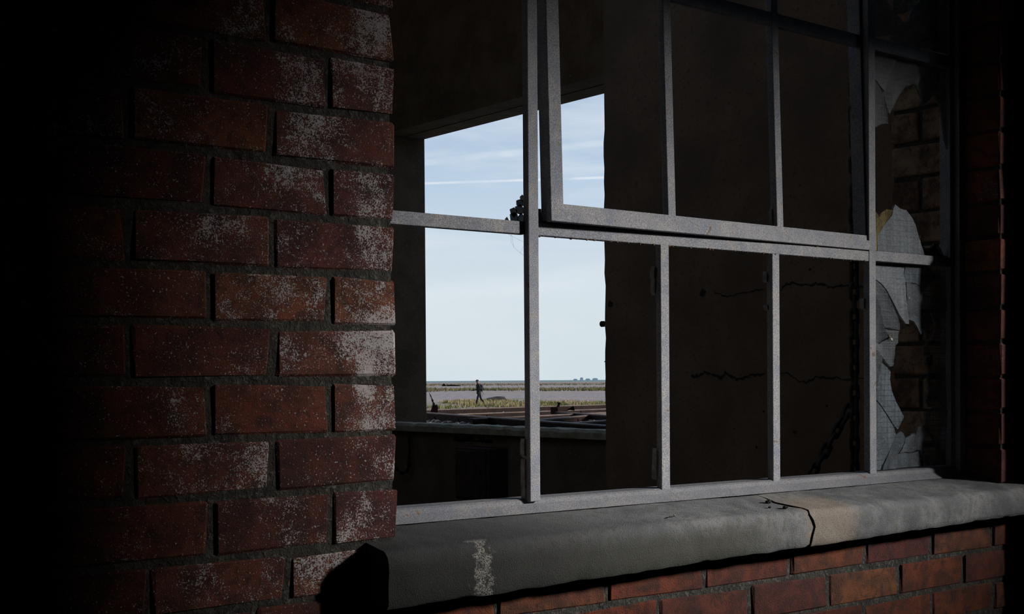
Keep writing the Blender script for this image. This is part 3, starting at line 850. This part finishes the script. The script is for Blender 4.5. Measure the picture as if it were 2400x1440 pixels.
# lumps of broken glass left in rebates
def lumps(spots, name, seed, mat=AMBER, label=None):
    p = empty(name); child_world(p, win); p.matrix_parent_inverse = Matrix.Identity(4)
    if label:
        p['label'] = label
    for k, (x, z, r) in enumerate(spots):
        MB().ball((x - win.location.x, 0.128 - win.location.y, z - win.location.z), r, seed + k, 0.28, 1, (1.05, 0.55, 1.0)).build('glass_fragment', mat, p)
lumps([(1.590, 2.004, 0.011), (1.573, 2.005, 0.011), (1.588, 2.020, 0.011), (1.573, 2.016, 0.009), (1.588, 2.034, 0.009), (1.593, 2.043, 0.006), (1.556, 2.000, 0.005)], 'glass_remnant', 20, AMBER, 'amber lumps of broken glass left in the corner of the left light')
lumps([(2.856, 2.004, 0.010), (2.871, 2.010, 0.010), (2.886, 2.012, 0.010), (2.903, 2.022, 0.012), (2.918, 2.008, 0.010), (2.846, 2.030, 0.007), (2.840, 2.045, 0.006), (2.930, 2.002, 0.008)], 'glass_remnant', 40, AMBER, 'amber glass crumbs at the foot of the middle pane')
lumps([(2.869, 1.815, 0.006), (2.872, 1.800, 0.007), (2.876, 1.745, 0.009), (2.884, 1.735, 0.009), (2.880, 1.722, 0.008), (2.888, 1.752, 0.006), (2.874, 1.690, 0.007), (2.870, 1.650, 0.007), (2.719, 1.800, 0.006), (2.726, 1.792, 0.007), (2.734, 1.798, 0.006), (2.790, 1.885, 0.006), (2.797, 1.893, 0.006)], 'glass_remnant', 60, AMBER, 'amber chips along the edge of the hole in the lowest pane')

# ================================================================== TOP-HUNG SASH, PROPPED OPEN
HX, HY, HZ = 2.126, 0.112, 2.980
sash = empty('window_sash', (HX + 0.012, HY, HZ))
sash.rotation_euler = (-0.028, 0.0, 0.022)
tag(sash, 'grey top-hung steel sash standing ajar above the transom, its glass gone', 'window sash')
def spart(mb, name, mat=PAINT, bevel=0.0016):
    mb.v = [(x - HX, y - HY, z - HZ) for x, y, z in mb.v]
    o = mb.build(name, mat, sash, bevel=bevel)
    return o
YS = 0.130
def stile(x0, x1, s):
    mb = MB().box((x0, YS, 1.998), (x1, YS + 0.012, 2.972))
    xi = x1 - 0.008 if s > 0 else x0 + 0.008
    mb.box((min(x0, xi) if s < 0 else x0 + 0.016, YS - 0.006, 2.006), (x0 + 0.016 if s < 0 else x1, YS + 0.002, 2.968))
    mb.box((x0 + 0.008, YS + 0.010, 2.0), (x1 - 0.006, YS + 0.034, 2.97))
    return mb
spart(MB().box((1.616, YS - 0.006, 1.999), (1.648, YS + 0.008, 2.972)).box((1.622, YS + 0.006, 2.002), (1.640, YS + 0.03, 2.97)), 'stile')
spart(MB().box((2.612, YS - 0.006, 1.999), (2.632, YS + 0.008, 2.972)).box((2.598, YS - 0.001, 2.03), (2.609, YS + 0.014, 2.972)).box((2.600, YS + 0.010, 2.01), (2.626, YS + 0.036, 2.97)), 'stile')
spart(MB().box((1.645, YS - 0.006, 1.999), (2.614, YS + 0.008, 2.022)).box((1.645, YS - 0.002, 2.021), (2.614, YS + 0.010, 2.034)).box((1.645, YS + 0.007, 2.004), (2.614, YS + 0.030, 2.028)), 'bottom_rail')
spart(MB().box((1.616, YS - 0.006, 2.945), (2.632, YS + 0.012, 2.975)), 'top_rail')
for (x0, x1) in ((1.9375, 1.9600), (2.2790, 2.3010)):
    spart(vbar(x0, x1, 2.030, 2.948, YS, 0.014), 'glazing_bar')
spart(MB().box((1.645, YS + 0.001, ZU0 + 0.006), (2.612, YS + 0.013, ZU1 + 0.006)), 'glazing_bar')
for z in (2.45, 2.52):
    pass
spart(MB().prism([(2.293, YS + 0.011, 2.10), (2.299, YS + 0.011, 2.03), (2.2775, YS + 0.011, 2.03), (2.2745, YS + 0.011, 2.068)], (0, 0.008, 0)), 'putty_scrap', PUTTY, 0)

# ================================================================== CHAINS INSIDE THE WINDOW
def chain(p0, p1, label, seed, pitch=0.033):
    p0 = Vector(p0); p1 = Vector(p1)
    root = empty('chain', p0)
    tag(root, label, 'chain', 'rusty chains hanging inside the window')
    d = p1 - p0; n = int(d.length / pitch)
    q = d.to_track_quat('Z', 'Y')
    rg = random.Random(seed)
    mA = MB().torus((0, 0, 0), Matrix.Identity(3), 0.0100, 0.0215, 0.0056).mesh('chain_link')
    mA.materials.append(CHAIN)
    for pl in mA.polygons:
        pl.use_smooth = True
    for i in range(n + 1):
        o = bpy.data.objects.new('chain_link', mA)
        COL.objects.link(o)
        o.parent = root
        o.location = d * (i / n)
        twist = (math.pi / 2 if i % 2 else 0) + rg.uniform(-.35, .35) + 0.5
        o.rotation_euler = (q @ Euler((0, 0, twist)).to_quaternion()).to_euler()
    return root
chain((2.888, 0.36, 2.62), (2.8865, 0.36, 1.43), 'straight rusty black chain hanging upright inside the window', 1)
chain((2.926, 0.392, 1.640), (2.737, 0.392, 1.435), 'rusty black chain slanting down behind the upright one', 2)

# cobweb threads below the left transom
cw = MB()
for pts in ([(1.545, .112, 1.972), (1.572, .112, 1.962), (1.592, .112, 1.957)], [(1.555, .113, 1.972), (1.560, .113, 1.948), (1.575, .113, 1.938), (1.592, .113, 1.930)],
            [(1.582, .112, 1.972), (1.588, .112, 1.950), (1.591, .112, 1.92)], [(1.560, .112, 1.948), (1.553, .112, 1.957), (1.552, .112, 1.972)], [(1.575, .113, 1.938), (1.584, .113, 1.952), (1.592, .113, 1.958)]):
    cw.tube(pts, 0.00016, 4)
tag(cw.build('cobweb', THREAD), 'thin torn cobweb threads under the transom beside the mullion', 'cobweb')

# ================================================================== FITTINGS ON THE FAR WALL
pf = empty('pipe_fitting', (4.5, 4.24, 1.36))
tag(pf, 'short rusty pipe with two elbows below the far opening', 'pipe')
def rel(mb, root):
    l = root.location
    mb.v = [(x - l.x, y - l.y, z - l.z) for x, y, z in mb.v]
    return mb
rel(MB().tube([(4.53, 4.40, 1.362), (4.53, 4.08, 1.362)], 0.011, 10), pf).build('pipe', RUST, pf, smooth=True)
for y in (4.385, 4.16):
    rel(MB().tube([(4.53, y + 0.03, 1.370), (4.53, y, 1.370), (4.54, y - 0.022, 1.362)], [0.016, 0.019, 0.015], 10), pf).build('elbow', RUST, pf, smooth=True)
rel(MB().tube([(4.53, 4.385, 1.37), (4.60, 4.385, 1.37), (4.66, 4.385, 1.37)], 0.010, 8), pf).build('pipe', RUST, pf, smooth=True)
bx = empty('switch_box', (4.55, 4.2, 1.05))
tag(bx, 'dark rusty metal switch box on the wall under the far opening', 'metal box')
rel(MB().box((4.49, 4.06, 1.03), (4.63, 4.37, 1.325)), bx).build('body', BOXRUST, bx, bevel=0.006)
rel(MB().box((4.478, 4.075, 1.045), (4.491, 4.355, 1.31)), bx).build('door', BOXRUST, bx, bevel=0.004)
rel(MB().tube([(4.478, 4.10, 1.17), (4.462, 4.10, 1.17), (4.462, 4.10, 1.21)], 0.007, 8), bx).build('handle', BOXRUST, bx)
cd = MB().tube([(4.585, 4.98, 1.37), (4.585, 4.98, 1.19), (4.585, 5.0, 1.15), (4.585, 5.06, 1.135), (4.585, 5.12, 1.16)], 0.014, 8)
tag(cd.build('conduit', CHAIN, smooth=True), 'bent black conduit on the far wall beside the pier', 'conduit')

# ================================================================== RUSTY STEELWORK ON THE TERRACE
def beam(p0, p1, h, w, label, zt=1.45, extra=()):
    p0 = Vector((p0[0], p0[1], zt)); p1 = Vector((p1[0], p1[1], zt if len(extra) == 0 else zt + extra[0]))
    root = empty('steel_beam', p0)
    tag(root, label, 'steel beam', 'rusty steel beams on the terrace')
    d = (p1 - p0); L = d.length
    root.rotation_euler = d.to_track_quat('X', 'Z').to_euler()
    t = 0.008
    MB().box((0, -w / 2, -t), (L, w / 2, 0)).build('flange', RUST_LIT, root, bevel=0.001)
    MB().box((0, -w / 2, -h), (L, -w / 2 + t, -t)).build('web', RUST, root, bevel=0.001)  # web coloured very dark to look shaded
    k = 0.35
    while k < L - 0.2:
        MB().tube([(k, -w / 2 - 0.006, -h * 0.55), (k, -w / 2 + 0.014, -h * 0.55)], 0.011, 6).build('rivet', RUST, root)
        k += 0.62
    return root
beam((6.1, 7.79), (10.6, 8.66), 0.085, 0.07, 'long rusty beam along the far edge of the terrace')
beam((6.55, 8.25), (4.985, 3.605), 0.062, 0.06, 'heavy rusty beam slanting across the terrace nearest the opening')
beam((6.03, 6.50), (8.2, 6.985), 0.040, 0.05, 'thin rusty beam lying behind the slanting one', 1.448)
beam((5.40, 5.45), (7.6, 6.19), 0.045, 0.05, 'second thin rusty beam running between the two long ones', 1.446)
beam((5.45, 4.89), (7.1, 5.90), 0.050, 0.05, 'rusty beam with a painted-bright top edge by the partition wall', 1.444)
beam((5.25, 4.30), (6.2, 4.755), 0.050, 0.05, 'shortest rusty beam low in the corner by the partition wall', 1.442)
beam((6.95, 6.42), (6.30, 4.95), 0.040, 0.05, 'rusty cross beam joining the thin beams near the partition wall', 1.452)
cl = empty('beam_clamp', (6.93, 6.35, 1.46))
tag(cl, 'knobbly rusty clamp gripping the crossing of two beams', 'clamp')
rel(MB().box((6.88, 6.30, 1.43), (6.99, 6.39, 1.487)), cl).build('jaw', RUST, cl, bevel=0.008)
rel(MB().tube([(6.93, 6.35, 1.48), (6.94, 6.35, 1.520)], [0.022, 0.016], 8), cl).build('bolt', RUST, cl)
rel(MB().tube([(6.99, 6.33, 1.46), (7.05, 6.30, 1.475)], [0.014, 0.02], 8), cl).build('nut', RUST, cl)
# torn upright plate at the foot of the left jamb
sp = empty('torn_bracket', (6.72, 7.80, 1.385))
tag(sp, 'torn rusty bracket with a thin bent spike standing on the terrace edge', 'bracket')
A = Vector((0.7857, -0.6186, 0))
def spt(l, z):
    p = Vector((6.72, 7.80, 0)) + A * l
    return (p.x, p.y, z)
rel(MB().prism([spt(-.018, 1.385), spt(.045, 1.385), spt(.05, 1.44), spt(.048, 1.475), spt(.036, 1.50), spt(.030, 1.485), spt(.018, 1.515), spt(.004, 1.50), spt(-.012, 1.44)], (0.01, 0.012, 0)), sp).build('plate', RUST, sp)
rel(MB().tube([spt(.015, 1.49), spt(.004, 1.53), spt(-.012, 1.57), spt(-.028, 1.61)], [0.014, 0.010, 0.006, 0.002], 6), sp).build('spike', RUST, sp)

# loose stones on the terrace
st = MB()
rg = random.Random(21)
for k in range(1400):
    s = rg.uniform(7.6, 14.6); l = rg.uniform(-1.3, 1.3) * s / 10 + 0.1
    p = beach(s, l)
    if p.x < 5.0:
        continue
    r = rg.uniform(.008, .026)
    st.ball((p.x, p.y, 1.385 + r * 0.35), r, k, 0.2, 0 if False else 1, (1.2, 1, 0.7))
o = st.build('loose_gravel', GRAVEL, terrace); o['kind'] = 'stuff'

# ================================================================== BEACH: GRASS, BLOCKS, DISTANCE
def tufts(name, label, mat, n, s0, s1, half, hmin, hmax, seed, blades, dens):
    rg = random.Random(seed)
    vs, fs = [], []
    made = 0
    while made < n:
        s = rg.uniform(s0, s1); l = rg.uniform(-half, half) * s
        if mnoise.noise(Vector((s * 0.06, l * dens, seed))) < rg.uniform(-0.12, 0.45):
            continue
        made += 1
        c = beach(s, l)
        H = rg.uniform(hmin, hmax)
        for b in range(blades):
            a = rg.uniform(0, 2 * math.pi); r = rg.uniform(0, H * 0.6)
            bx_, by_ = c.x + math.cos(a) * r * 0.6, c.y + math.sin(a) * r * 0.6
            w = H * 0.10
            h = H * rg.uniform(0.5, 1.0)
            lean = rg.uniform(0.1, 0.5) * h
            o_ = len(vs)
            t = rg.uniform(0, math.pi)
            vs += [(bx_ - w * math.cos(t), by_ - w * math.sin(t), 0), (bx_ + w * math.cos(t), by_ + w * math.sin(t), 0), (bx_ + math.cos(a) * lean, by_ + math.sin(a) * lean, h)]
            fs.append((o_, o_ + 1, o_ + 2))
    me = bpy.data.meshes.new(name)
    me.from_pydata(vs, [], fs)
    o = link(name, me, mat)
    o['kind'] = 'stuff'
    tag(o, label, 'grass')
    return o
tufts('dune_grass', 'green and straw coloured grass strip behind the terrace edge', GRASS, 2800, 82, 106, 0.11, 0.10, 0.40, 3, 8, 0.22)
tufts('salt_grass', 'long dark green grass ridge halfway to the sea', GRASS_FAR, 2600, 205, 262, 0.11, 0.3, 0.75, 5, 6, 0.03)
tufts('far_scrub', 'thin brown scrub line near the shore', GRASS_FAR, 1500, 430, 640, 0.11, 0.3, 0.8, 8, 6, 0.012)

# broken concrete slab behind the walker
bk = MB()
c = beach(112.0, 0)
def bp(px_l, s, z):
    p = beach(s, px_l); return (p.x, p.y, z)
rings = []
rg = random.Random(31)
for (l, h) in ((-2.28, .02), (-2.1, .25), (-1.85, .30), (-1.3, .40), (-.95, .40), (-.62, .38), (-.55, .30), (-.5, .20), (-.25, .13), (0.0, .02)):
    rings.append([bp(l + rg.uniform(-.02, .02), 111.2, -0.05), bp(l, 111.25, h * rg.uniform(.9, 1)), bp(l, 112.4, h), bp(l, 112.5, -0.05)])
bk.loft(rings)
o = bk.build('concrete_block', BLOCKC); o.location = (0, 0, 0)
tag(o, 'broken brown concrete slab lying on the shingle behind the walker', 'concrete block')
sl = MB()
rings = []
for (l, h) in ((-23.6, .05), (-22.8, .9), (-22.2, .35), (-20.5, .45), (-18, .3), (-17, .05)):
    rings.append([bp(l, 452, -0.1), bp(l, 452, h), bp(l, 453, h), bp(l, 453, -0.1)])
sl.loft(rings)
tag(sl.build('driftwood_log', RUST), 'low dark driftwood on the far shore at left', 'driftwood')
# tiny hazy buildings on the horizon
for k, (l, w, h, cat, lab) in enumerate([(122, 10, 5.0, 'building', 'hazy low distant building, leftmost of the cluster on the horizon'),
                                         (134, 8, 8.5, 'building', 'hazy tallest distant building on the horizon'),
                                         (146, 12, 5.5, 'building', 'hazy wide distant building in the middle of the horizon cluster'),
                                         (160, 14, 6.5, 'building', 'hazy distant building, rightmost of the cluster on the horizon')]):
    b = empty('distant_building', beach(3600, l * 1.385))
    tag(b, lab, cat, 'hazy buildings on the horizon')
    q = math.atan2(Lr.y, Lr.x); b.rotation_euler = (0, 0, q)
    MB().box((-w / 2, -4, -0.5), (w / 2, 4, h * 0.75)).build('wall', HAZE_BLD, b)
    MB().prism([(-w / 2 - .4, -4.4, h * .75), (w / 2 + .4, -4.4, h * .75), (w * 0.2, -4.4, h), (-w * 0.2, -4.4, h)], (0, 8.8, 0)).build('roof', HAZE_BLD, b)

# ================================================================== WALKER
PX = Vector((54.5077, 71.0091, 0.0))
F = Vector((-0.7857, 0.6186, 0)).normalized()
F = (Matrix.Rotation(math.radians(12), 3, 'Z') @ F)      # turned a little towards us
S = Vector((0, 0, 1)).cross(F)                            # his left hand side
S = S if S.dot(V) < 0 else -S                             # side facing the camera
def bpnt(f, s, z):
    return F * f + S * s + Vector((0, 0, z))
person = empty('person', PX)
tag(person, 'person in dark clothes and cap walking across the beach with a backpack, holding a camera', 'person')
J = {  # joint: (f, s, z, radius)
 'pelvis': (-.03, 0, .95, .135), 'waist': (.0, 0, 1.08, .135), 'chest': (.03, 0, 1.28, .155), 'coll': (.04, 0, 1.43, .115), 'neck': (.06, 0, 1.53, .058), 'head': (.09, 0, 1.62, .090), 'crown': (.085, 0, 1.70, .080),
 'hipA': (-.02, .09, .90, .098), 'kneeA': (.10, .10, .50, .068), 'calfA': (.14, .10, .34, .062), 'ankA': (.17, .10, .11, .046), 'toeA': (.33, .11, .055, .045),
 'hipB': (-.06, -.09, .90, .098), 'kneeB': (-.17, -.10, .50, .068), 'calfB': (-.27, -.10, .36, .060), 'ankB': (-.40, -.10, .17, .046), 'toeB': (-.29, -.11, .05, .042),
 'shA': (.02, .185, 1.42, .072), 'elA': (-.10, .27, 1.15, .052), 'wrA': (.19, .20, 1.06, .036), 'haA': (.27, .15, 1.06, .036),
 'shB': (.04, -.185, 1.42, .072), 'elB': (.02, -.26, 1.14, .052), 'wrB': (.25, -.14, 1.08, .036), 'haB': (.32, -.09, 1.07, .036)}
E_ = [('pelvis', 'waist'), ('waist', 'chest'), ('chest', 'coll'), ('coll', 'neck'), ('neck', 'head'), ('head', 'crown'),
      ('pelvis', 'hipA'), ('hipA', 'kneeA'), ('kneeA', 'calfA'), ('calfA', 'ankA'), ('ankA', 'toeA'), ('pelvis', 'hipB'), ('hipB', 'kneeB'), ('kneeB', 'calfB'), ('calfB', 'ankB'), ('ankB', 'toeB'),
      ('coll', 'shA'), ('shA', 'elA'), ('elA', 'wrA'), ('wrA', 'haA'), ('coll', 'shB'), ('shB', 'elB'), ('elB', 'wrB'), ('wrB', 'haB')]
names = list(J)
me = bpy.data.meshes.new('body')
me.from_pydata([bpnt(*J[n][:3]) for n in names], [(names.index(a), names.index(b)) for a, b in E_], [])
tmp = bpy.data.objects.new('body_rig', me)
COL.objects.link(tmp)
tmp.modifiers.new('skin', 'SKIN')
sv = me.skin_vertices[0].data
for i, n in enumerate(names):
    sv[i].radius = (J[n][3], J[n][3])
    sv[i].use_root = (n == 'pelvis')
ss = tmp.modifiers.new('sub', 'SUBSURF'); ss.levels = 2; ss.render_levels = 2
dg = bpy.context.evaluated_depsgraph_get()
body_me = bpy.data.meshes.new_from_object(tmp.evaluated_get(dg))
bpy.data.objects.remove(tmp)
bmb = MB()
bmb.v = [tuple(v.co) for v in body_me.vertices]
bmb.f = [tuple(p.vertices) for p in body_me.polygons]
# five bent fingers on each hand, nose and ears, grown out of the same mesh
def finger(base, mid, tip, r):
    bmb.tube([bpnt(*base), bpnt(*mid), bpnt(*tip)], [r, r * .95, r * .7], 6)
for sg, (hf, hs, hz) in ((1, (.27, .15, 1.06)), (-1, (.32, -.09, 1.07))):
    for k, dz in enumerate((.028, .010, -.008, -.025)):
        ln = (.045, .052, .048, .036)[k]
        finger((hf + .01, hs, hz + dz), (hf + .01 + ln, hs - sg * .010, hz + dz), (hf + .02 + ln, hs - sg * .045, hz + dz - .005), .009)
    finger((hf - .02, hs - sg * .015, hz + .025), (hf + .01, hs - sg * .04, hz + .045), (hf + .045, hs - sg * .05, hz + .045), .0095)
bmb.tube([bpnt(.17, 0, 1.635), bpnt(.20, 0, 1.605), bpnt(.175, 0, 1.595)], [.008, .014, .010], 6)
for sg in (1, -1):
    bmb.tube([bpnt(.085, sg * .085, 1.59), bpnt(.075, sg * .102, 1.62), bpnt(.085, sg * .09, 1.65)], [.008, .014, .008], 6)
me = bmb.mesh('body')
for m_ in (TROUSER, JACKET, SKIN, BOOT):
    me.materials.append(m_)
for p in me.polygons:
    c = p.center
    f_ = c.dot(F); s_ = c.dot(S)
    if c.z > 1.50 or (f_ > .215 and .98 < c.z < 1.2):
        p.material_index = 2
    elif c.z > 0.86:
        p.material_index = 1
    elif c.z < 0.16 or (f_ < -.36 and c.z < .2):
        p.material_index = 3
    else:
        p.material_index = 0
    p.use_smooth = True
body = link('body', me, None, person)
# cap
cap = MB()
rings = []
hc = (.087, 0, 1.675)
for k in range(6):
    a = math.pi / 2 * k / 5
    rr = .105 * math.cos(a) + .004
    rings.append([bpnt(hc[0] + rr * math.cos(t) * 1.08, rr * math.sin(t), hc[2] + .10 * math.sin(a)) for t in [2 * math.pi * i / 14 for i in range(14)]])
cap.loft(rings)
cap.build('cap', CAP, person, smooth=True)
MB().prism([bpnt(.17, .075, 1.672), bpnt(.235, .05, 1.662), bpnt(.25, 0, 1.66), bpnt(.235, -.05, 1.662), bpnt(.17, -.075, 1.672)], (0, 0, .012)).build('cap_peak', CAP, person)
# hem of the jacket
rings = []
for (z, r) in ((.80, .165), (.88, .165), (.98, .158), (1.06, .150)):
    rings.append([bpnt(-.02 + r * math.cos(t), r * 1.08 * math.sin(t), z) for t in [2 * math.pi * i / 16 for i in range(16)]])
MB().loft(rings, cap=False).build('jacket_hem', JACKET, person, smooth=True)
bpk = empty('backpack', PX + bpnt(-.20, 0, 1.0))
tag(bpk, 'black backpack on the back of the walking person', 'backpack')
def relp(mb, root):
    l = Vector(root.location) - PX
    mb.v = [tuple(Vector(v) - l) for v in mb.v]
    return mb
rings = []
for (z, d, w) in ((.98, .05, .12), (1.02, .10, .15), (1.2, .13, .16), (1.36, .11, .15), (1.44, .05, .11)):
    rings.append([bpnt(-.19 + d * math.cos(t), w * math.sin(t), z) for t in [2 * math.pi * i / 12 for i in range(12)]])
relp(MB().loft(rings), bpk).build('body', PACK, bpk, smooth=True)
relp(MB().tube([bpnt(-.30, .02, 1.06), bpnt(-.33, .02, 1.18), bpnt(-.30, .02, 1.28)], [.05, .06, .04], 8), bpk).build('pocket', PACK, bpk, smooth=True)
for sg in (1, -1):
    relp(MB().tube([bpnt(-.12, sg * .13, 1.40), bpnt(.02, sg * .14, 1.50), bpnt(.17, sg * .13, 1.40), bpnt(.15, sg * .14, 1.22), bpnt(-.05, sg * .16, 1.06)], .018, 6), bpk).build('strap', PACK, bpk)
relp(MB().tube([bpnt(-.24, .06, 1.0), bpnt(-.25, .07, .62)], .014, 6).tube([bpnt(-.26, .02, .98), bpnt(-.38, .02, .76)], .012, 6), bpk).build('tripod_leg', CAMBLK, bpk)
cmr = empty('handheld_camera', PX + bpnt(.36, .03, 1.02))
tag(cmr, 'black camera held out in front in both hands of the walker', 'camera')
def pbox(f0, f1, s0, s1, z0, z1):
    return MB().prism([bpnt(f0, s0, z0), bpnt(f1, s0, z0), bpnt(f1, s1, z0), bpnt(f0, s1, z0)], (0, 0, z1 - z0))
relp(pbox(.335, .40, -.05, .11, 1.01, 1.12), cmr).build('body', CAMBLK, cmr)
relp(MB().tube([bpnt(.40, .03, 1.06), bpnt(.46, .03, 1.05), bpnt(.53, .03, 1.04)], [.042, .045, .05], 10), cmr).build('lens', CAMBLK, cmr, smooth=True)
relp(pbox(.345, .39, 0.0, .06, 1.12, 1.16), cmr).build('viewfinder', CAMBLK, cmr)
